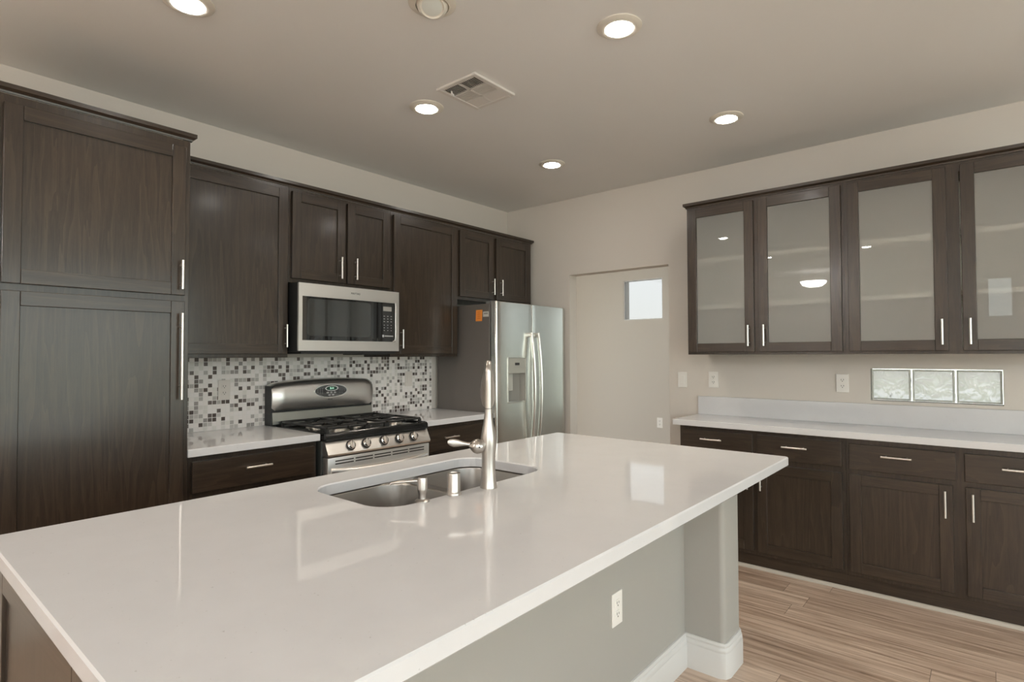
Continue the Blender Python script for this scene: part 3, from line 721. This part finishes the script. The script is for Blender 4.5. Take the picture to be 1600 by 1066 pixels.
# ------------------------------------------------------------------ island
IX0, IX1, IY0, IY1, IZ = .236, 2.642, .662, 1.887, .914
SX0, SX1, SY0, SY1 = 1.008, 1.782, 1.322, 1.745
bm = B()
def ring(poly, z): return [bm.verts.new((p[0], p[1], z)) for p in poly]
def wallq(a, b_):
    n = len(a)
    for i in range(n): bm.faces.new((a[i], a[(i+1) % n], b_[(i+1) % n], b_[i]))
bv = .004
oT = ring(rrect(IX0+bv, IX1-bv, IY0+bv, IY1-bv, .012), IZ); oM = ring(rrect(IX0, IX1, IY0, IY1, .016), IZ-bv)
oM2 = ring(rrect(IX0, IX1, IY0, IY1, .016), IZ-.038+bv); oB = ring(rrect(IX0+bv, IX1-bv, IY0+bv, IY1-bv, .012), IZ-.038)
iT = ring(rrect(SX0-bv, SX1+bv, SY0-bv, SY1+bv, .100), IZ); iM = ring(rrect(SX0, SX1, SY0, SY1, .096), IZ-bv); iB = ring(rrect(SX0, SX1, SY0, SY1, .096), IZ-.038)
wallq(oT, oM); wallq(oM, oM2); wallq(oM2, oB); wallq(iT, iM); wallq(iM, iB)
def fill(o_, i_):
    es = []
    for lp in (o_, i_):
        n = len(lp)
        for k in range(n): es.append(bm.edges.get((lp[k], lp[(k+1) % n])))
    bmesh.ops.triangle_fill(bm, use_beauty=True, use_dissolve=False, edges=es)
fill(oT, iT); fill(oB, iB)
tag(obj('island_countertop', bm, M_QTZ), 'large white quartz island countertop with sink cutout in the foreground', 'countertop')
# sink
t = thing('sink', 'undermount stainless double bowl sink in the island countertop', 'sink', ((SX0+SX1)/2, (SY0+SY1)/2, .68))
def bowl(xa, xb, ya, yb, zb):
    bm = B(); lo = []
    for ins, z_, r_ in ((0, .8738, .095), (.002, .866, .093), (.006, zb+.05, .090), (.012, zb+.02, .085), (.030, zb+.004, .070), (.060, zb, .05)):
        lo.append([Vector((p[0], p[1], z_)) for p in rrect(xa+ins, xb-ins, ya+ins, yb-ins, r_, 8)])
    rings = loft(bm, lo, cap=False); bm.faces.new(rings[-1])
    bmesh.ops.recalc_face_normals(bm, faces=bm.faces)
    for f in bm.faces: f.normal_flip()
    o = obj('bowl', bm, M_SINK, t, 'smooth', recalc=False)
    md = o.modifiers.new('sheet', 'SOLIDIFY'); md.thickness = .0015; md.offset = 0
    cx, cy = (xa+xb)/2, (ya+yb)/2
    bm = B(); lathe(bm, [(.045, zb+.001), (.044, zb+.004), (.036, zb+.004), (.033, zb-.004), (0, zb-.004)], (cx, cy, 0), seg=28); obj('drain', bm, M_CHROME, o, 'smooth')
bm = B(); lps = [[bm.verts.new((p[0], p[1], .8753)) for p in poly] for poly in (rrect(SX0-.03, SX1+.03, SY0-.02, SY1+.02, .10, 8), rrect(SX0-.006, 1.386, SY0-.006, SY1+.006, .095, 8), rrect(1.416, SX1+.006, SY0-.006, SY1+.006, .095, 8))]
bmesh.ops.triangle_fill(bm, use_beauty=True, use_dissolve=False, edges=[bm.edges.new((lp[k], lp[(k+1) % len(lp)])) for lp in lps for k in range(len(lp))])
rim_o = obj('rim', bm, M_SINK, t); md = rim_o.modifiers.new('sheet', 'SOLIDIFY'); md.thickness = .0014; md.offset = -1
bowl(SX0-.006, 1.386, SY0-.006, SY1+.006, .680); bowl(1.416, SX1+.006, SY0-.006, SY1+.006, .690)
# faucet
VD = Vector((.73, .683, 0)).normalized(); LD = Vector((-VD.y, VD.x, 0))
FA = Vector((1.402, 1.284, .9142))
t = thing('faucet', 'tall brushed nickel kitchen faucet standing by the sink on the island', 'faucet', FA)
bm = B(); lathe(bm, [(.0285, 0), (.0285, .003), (.0272, .008), (.0255, .025), (.0230, .055), (.0222, .080), (.0235, .110), (.0258, .135), (.0265, .150), (.0255, .168), (.0220, .190), (.0175, .212), (.0140, .235), (.0128, .255), (.0127, .262)], FA, seg=32); obj('body', bm, M_NICK, t, 'smooth')
bm = B(); lathe(bm, [(.0118, .2615), (.0118, .2645)], FA, seg=24); obj('joint_ring', bm, M_SLOT, t)
bm = B(); pts = [FA+Vector((0, 0, z_)) for z_ in (.264, .30, .345, .385)]; rad = [.0128, .0128, .0126, .0122]
for a_ in (15, 35, 55, 75, 95, 115): pts.append(FA+VD*(.028*(1-math.cos(math.radians(a_))))+Vector((0, 0, .385+.028*math.sin(math.radians(a_))))); rad.append(.0120)
obj_pts = pts[-1]; tube(bm, pts, rad, 20); obj('neck', bm, M_NICK, t, 'smooth')
bm = B(); p0 = pts[-1]; dd = (VD*.60 + Vector((0, 0, -.80))).normalized()
prof = [(0, .012, .012), (.02, .0135, .0125), (.05, .019, .014), (.085, .0245, .0155), (.115, .0270, .016), (.150, .0262, .0155), (.180, .0215, .0145), (.188, .0185, .0125)]
lo = []
nn = LD.cross(dd)
for s, ra, rb in prof: lo.append([p0 + dd*s + LD*ra*math.cos(2*PI*k/24) + nn*rb*math.sin(2*PI*k/24) for k in range(24)])
loft(bm, lo); obj('spray_head', bm, M_NICK, t, 'smooth')
bm = B(); hc = FA + LD*.036 - VD*.017 + Vector((0, 0, .140))
lathe(bm, [(.0, -.026), (.011, -.0245), (.0205, -.015), (.0245, 0), (.0225, .010), (.0160, .019), (.0095, .025), (.0075, .028)], hc, LD+Vector((0, 0, .12)), 28)
hb = obj('handle_hub', bm, M_NICK, t, 'smooth')
bm = B(); lo = []
for s, w_, th in ((.022, .0075, .0075), (.036, .0062, .006), (.050, .0085, .0045), (.066, .0125, .0038), (.080, .0135, .0034), (.092, .0105, .003), (.099, .0050, .002)):
    c = hc + LD*s + Vector((0, 0, .004+.10*s)); lo.append([c + Vector((0, 0, 1))*w_*math.cos(2*PI*k/16) + VD*th*math.sin(2*PI*k/16) for k in range(16)])
loft(bm, lo); obj('lever', bm, M_NICK, hb, 'smooth')
bm = B(); lathe(bm, [(.0026, 0), (.0026, .002)], hc - VD*.0232 + LD*(-.006), -VD, 10); obj('indicator_dot', bm, M_DARK, hb)
# air gap cap and soap dispenser
c = Vector((1.262, 1.320-.014, .9142))
t = thing('air_gap', 'short brushed nickel cylindrical air gap between faucet and soap dispenser', 'air gap', c)
bm = B(); lathe(bm, [(.0240, 0), (.0240, .004), (.0220, .008), (.0208, .010), (.0208, .064), (.0198, .068), (.0150, .0685), (.0145, .066), (0, .066)], c, seg=32); obj('cap', bm, M_NICK, t, 'smooth')
c = Vector((1.142, 1.318, .9142))
t = thing('soap_dispenser', 'small brushed nickel soap dispenser pump leftmost by the sink', 'soap dispenser', c)
bm = B(); lathe(bm, [(.0225, 0), (.0225, .003), (.0200, .005), (.0115, .008), (.0110, .022), (.0135, .030), (.0145, .036)], c, seg=28); obj('base', bm, M_NICK, t, 'smooth')
bm = B(); lathe(bm, [(.0150, .036), (.0152, .068), (.0140, .072), (0, .0725)], c, seg=28); pm = obj('pump_head', bm, M_NICK, t, 'smooth')
bm = B(); tube(bm, [c+Vector((0, 0, .063)), c+LD*.04+Vector((0, 0, .0605)), c+LD*.092+Vector((0, 0, .056)), c+LD*.097+Vector((0, 0, .052))], [.0050, .0046, .0042, .0036], 12); obj('spout', bm, M_NICK, pm, 'smooth')
# island base
t = thing('kitchen_island', 'grey painted island base with end column and white baseboard', 'island', (1.45, 1.4, 0))
bm = B(); box(bm, .272, 1.0, 1.085, 1.845, .09, .871); box(bm, 1.0, 1.80, 1.085, 1.30, .09, .871); box(bm, 1.0, 1.80, 1.77, 1.845, .09, .871); box(bm, 1.0, 1.80, 1.30, 1.77, .09, .66); box(bm, 1.80, 2.395, 1.085, 1.845, .09, .871); box(bm, .30, 2.395, 1.085, 1.80, 0, .09)
obj('cabinet_body', bm, M_WV, t)
for k, (a_, b_) in enumerate(((.290, .98), (1.0, 1.395), (1.402, 1.80), (1.82, 2.38))):
    bm = B(); shaker(bm, lambda p: Vector((p[0], 1.845+p[1], p[2])), a_, b_, .11, .85); obj('cabinet_front', bm, MX, t)
bm = B(); shaker(bm, lambda p: Vector((.272-p[1], p[0], p[2])), 1.087, 1.843, .09, .872, st=.07); obj('end_panel', bm, MY, t, label='dark stained end panel')
bm = B(); box(bm, .262, 2.405, 1.036, 1.085, 0, .876); obj('knee_wall', bm, M_PONY, t)
bm = B(); prism(bm, rrect(2.402, 2.598, .862, 1.880, .024, 6), 0, .876); obj('end_column', bm, M_PONY, t, 'smooth')
bp = [(0, 0), (.017, 0), (.017, .098), (.0145, .102), (.0145, .106), (.016, .110), (.0135, .120), (.009, .124), (.009, .128), (.0105, .132), (.006, .141), (0, .142)]
bm = B(); loft(bm, [[Vector((x_, 1.036-d, z_)) for d, z_ in bp] for x_ in (.262, 2.402)]); obj('baseboard', bm, M_TRIMW, t, 'smooth', label='white baseboard on the knee wall')
bm = B()
path = [((2.402, 1.036), (-1, 0)), ((2.402, .884), (-1, 0)), ((2.4085, .8685), (-.707, -.707)), ((2.424, .862), (0, -1)), ((2.576, .862), (0, -1)), ((2.5915, .8685), (.707, -.707)), ((2.598, .884), (1, 0)), ((2.598, 1.880), (1, 0))]
loft(bm, [[Vector((p[0]+n_[0]*d, p[1]+n_[1]*d, z_)) for d, z_ in bp] for p, n_ in path]); obj('baseboard', bm, M_TRIMW, t, 'smooth', label='white baseboard wrapped round the column')

# ------------------------------------------------------------------ wall plates
def plate(name, cat, label, T, u, z, kind, mat, group=None, w=.071, h=.117):
    c = T((u, 0, z)); t = thing(name, label, cat, c, group)
    bm = B(); box(bm, u-w/2, u+w/2, 0, .0055, z-h/2, z+h/2, .0022, T=T); obj('cover_plate', bm, mat, t)
    if kind == 'rocker':
        bm = B(); box(bm, u-.0165, u+.0165, .0050, .0085, z-.033, z+.033, .0012, T=T); obj('rocker', bm, mat, t)
    elif kind == 'blank':
        pass
    else:
        for s in (-1, 1):
            zc = z+s*.0195
            bm = B(); prism(bm, rrect(u-.0165, u+.0165, zc-.0145, zc+.0145, .008, 4), .0050, .0072, T=lambda p: T((p[0], p[2], p[1]))); r_ = obj('receptacle', bm, mat, t)
            bm = B(); box(bm, u-.0080, u-.0052, .0070, .0076, zc-.001, zc+.008, T=T); box(bm, u+.0052, u+.0080, .0070, .0076, zc-.001, zc+.007, T=T); box(bm, u-.0022, u+.0022, .0070, .0076, zc-.0095, zc-.0045, T=T); obj('slots', bm, M_SLOT, r_)
        bm = B(); lathe(bm, [(.003, 0), (.003, .0012)], T((u, .0055, z)), T((u, 1, z))-T((u, 0, z)), 10); obj('screw', bm, mat, t)
TB = TY(BW); TR = TX(RW-.009)
plate('light_switch', 'switch', 'white rocker light switch beside the doorway', TB, 1.781, 1.164, 'rocker', M_WHP)
plate('power_outlet', 'outlet', 'white outlet above the left end of the side counter', TB, 1.543, 1.170, 'outlet', M_WHP)
plate('power_outlet', 'outlet', 'white outlet next to the glass blocks', TB, .713, 1.169, 'outlet', M_WHP)
plate('power_outlet', 'outlet', 'beige outlet on the mosaic tile left of the range', TR, 1.489, 1.152, 'outlet', M_ALM)
plate('light_switch', 'switch', 'rocker switch on the mosaic tile right of the range', TR, 2.905, 1.170, 'rocker', M_ALM)
plate('power_outlet', 'outlet', 'white outlet on the grey island wall under the countertop', lambda p: Vector((p[0], 1.036-p[1], p[2])), 1.808, .446, 'outlet', M_WHP)
hz_ = 1.357-.1325*HX
plate('power_outlet', 'outlet', 'white outlet low on the hall wall seen through the doorway', TY(HX), 2.952, hz_+.02, 'outlet', M_WHP)

# ------------------------------------------------------------------ glass blocks
gw = (GBY1-GBY0)/3
for k, lab in enumerate(('rightmost of the three glass blocks above the side counter', 'middle one of the three glass blocks above the side counter', 'leftmost of the three glass blocks above the side counter')):
    y0 = GBY0 + k*gw + .004; y1 = GBY0 + (k+1)*gw - .004; z0, z1 = GBZ0+.006, GBZ1-.004
    bm = B(); box(bm, BW+.028, BW+.100, y0, y1, z0, z1, .006)
    o = obj('glass_block', bm, M_GBLK, None, 'smooth'); tag(o, lab, 'glass block', 'glass blocks in the side wall')
    bm = B()
    for q in ((y0, y0+.010, z0, z1), (y1-.010, y1, z0, z1), (y0+.010, y1-.010, z0, z0+.010), (y0+.010, y1-.010, z1-.010, z1)): box(bm, BW+.024, BW+.032, q[0], q[1], q[2], q[3], .002)
    obj('block_rim', bm, simple('glass_rim', (.52, .54, .50), .2), o)

# ------------------------------------------------------------------ ceiling lights
def downlight(first, x_, y_, label):
    if first: return copy_thing(first, (x_, y_, H), label)
    t = thing('recessed_light', label, 'ceiling light', (x_, y_, H), 'lit recessed ceiling lights')
    c = Vector((x_, y_, H))
    bm = B(); lathe(bm, [(.094, 0), (.093, -.004), (.082, -.010), (.072, -.013), (.060, -.012), (.060, 0)], c, seg=40, cap=False); obj('trim_ring', bm, M_TRIMR, t, 'smooth')
    bm = B(); lathe(bm, [(.052, -.002), (.051, -.012), (.042, -.018), (.023, -.0215), (0, -.0225)], c, seg=32); obj('lens', bm, M_LENS, t, 'smooth', label='glowing lens')
    return t
def warm_beam(t, x_, y_):
    l = bpy.data.lights.new('lamp_beam', 'SPOT'); l.energy = SPOT; l.color = (1, .86, .68); l.spot_size = math.radians(118); l.spot_blend = 1; l.shadow_soft_size = .05
    o = bpy.data.objects.new('lamp_beam', l); COL.objects.link(o); o.parent = t; o.location = (0, 0, -.035)
l0 = downlight(None, .850, 2.360, 'lit recessed ceiling light over the pantry, top left')
for x_, y_, lab in ((2.086, 1.160, 'lit recessed ceiling light over the island, top right of center'), (2.076, 2.362, 'lit recessed ceiling light beside the air vent'), (3.302, 1.140, 'lit recessed ceiling light nearest the frosted glass cabinets'), (3.285, 2.382, 'lit recessed ceiling light farthest back near the doorway')):
    warm_beam(downlight(l0, x_, y_, lab), x_, y_)
for x_, y_, lab in ((3.302, -.25, 'added recessed ceiling light past the right end of the side counter, out of view'), (-.90, 1.16, 'added recessed ceiling light left of the island, out of view'), (-.90, 2.36, 'added recessed ceiling light left of the pantry, out of view'), (5.2, 3.0, 'added recessed ceiling light in the hall, out of view'), (5.2, 1.9, 'added recessed ceiling light near the hall side window, out of view')):  # unseen fixtures added for more overhead and hall light
    downlight(l0, x_, y_, lab)
c = Vector((1.470, 1.640, H))
t = thing('eyeball_light', 'unlit swivel eyeball ceiling light at the top center', 'ceiling light', c)
bm = B(); lathe(bm, [(.094, 0), (.093, -.004), (.080, -.011), (.066, -.013), (.066, 0)], c, seg=40, cap=False); obj('trim_ring', bm, M_TRIMR, t, 'smooth')
bm = B(); ax = Vector((-.35, -.30, -1)).normalized(); lathe(bm, [(.064, -.004), (.060, .010), (.050, .020), (.047, .022), (.044, .018), (0, .016)], c+Vector((0, 0, -.002)), ax, 32); eb = obj('eyeball', bm, M_TRIMR, t, 'smooth')
bm = B(); lathe(bm, [(.043, .0165), (.035, .020), (0, .022)], c+Vector((0, 0, -.002)), ax, 32); obj('lens', bm, simple('unlit_lens', (.62, .64, .60), .15), eb, 'smooth')
def bowl_light(x_, y_, label):
    c = Vector((x_, y_, H)); t = thing('bowl_light', label, 'ceiling light', c, 'bowl ceiling lights in the open room')
    bm = B(); lathe(bm, [(.07, 0), (.07, -.012), (.02, -.02), (.008, -.03), (.008, -.27), (.02, -.275), (0, -.29)], c, seg=24); obj('stem', bm, M_NICK, t, 'smooth')
    bm = B(); lathe(bm, [(.20, -.17), (.17, -.22), (.11, -.255), (.0, -.268), (.0, -.262), (.11, -.249), (.165, -.216), (.195, -.17)], c, seg=36, cap=False); obj('bowl_shade', bm, M_BOWL, t, 'smooth')
M_BOWL = simple('bowl_shade_glass', (.9, .88, .82), .4, emit=(1, .985, .97), es=BOWL)
bowl_light(-2.9, 2.2, 'bowl ceiling light far left of the pantry, out of view')
bowl_light(-2.6, -1.1, 'added bowl ceiling light behind and left of the camera, out of view')  # unseen bowl lamp added for ambient light off the ceiling
bowl_light(-.7, -2.2, 'added bowl ceiling light by the rear windows, out of view')  # another unseen bowl added to lift the ambient light
warm_beam(l0, .85, 2.36)
# air vent
VX0, VX1, VY0, VY1 = 1.962, 2.268, 1.882, 2.160
t = thing('air_vent', 'square white ceiling air vent with louvers in six sections', 'vent', ((VX0+VX1)/2, (VY0+VY1)/2, H))
M_VENT = simple('vent_white', (.74, .71, .67), .4)
bm = B()
f_ = .026
for q in ((VX0, VX1, VY0, VY0+f_), (VX0, VX1, VY1-f_, VY1), (VX0, VX0+f_, VY0+f_, VY1-f_), (VX1-f_, VX1, VY0+f_, VY1-f_)): box(bm, q[0], q[1], q[2], q[3], H-.012, H, .003)
ix0, ix1, iy0, iy1 = VX0+f_, VX1-f_, VY0+f_, VY1-f_; ym = (iy0+iy1)/2; xs_ = [ix0+(ix1-ix0)*k/3 for k in range(4)]
box(bm, ix0, ix1, ym-.005, ym+.005, H-.010, H)
for k in (1, 2): box(bm, xs_[k]-.005, xs_[k]+.005, iy0, iy1, H-.010, H)
obj('vent_frame', bm, M_VENT, t)
bm = B(); box(bm, ix0, ix1, iy0, iy1, H-.002, H); obj('duct_opening', bm, simple('duct_dark', (.03, .027, .024), .8), t)
for k in range(3):
    for j in range(2):
        bm = B(); xa, xb = xs_[k]+.005, xs_[k+1]-.005; ya, yb = (iy0, ym-.005) if j == 0 else (ym+.005, iy1)
        tilt = {0: (.0, .006), 1: (.004, .0), 2: (-.009, -.0)}[k]
        n = 6 if k == 1 else 9
        for i in range(n):
            if k in (0,):
                yy = ya+(yb-ya)*(i+.5)/n; loft(bm, [[Vector((x_, yy+dy_, z_)) for dy_, z_ in ((-.0040, H-.010), (-.0018, H-.010), (.0040, H-.003), (.0018, H-.003))] for x_ in (xa, xb)])
            else:
                xx = xa+(xb-xa)*(i+.5)/n; w_ = .0022 if k == 1 else .0065
                sg = -1
                loft(bm, [[Vector((xx+sg*dx_, y_, z_)) for dx_, z_ in ((-w_, H-.010), (-w_+.0022, H-.010), (w_, H-.003), (w_-.0022, H-.003))] for y_ in (ya, yb)])
        obj('louver_bank', bm, M_VENT, t)
bm = B(); tube(bm, [(ix0+.032, iy1-.030, H-.010), (ix0+.030, iy1-.034, H-.026), (ix0+.036, iy1-.044, H-.034)], [.005, .006, .005], 10); obj('damper_lever', bm, M_VENT, t, 'smooth')
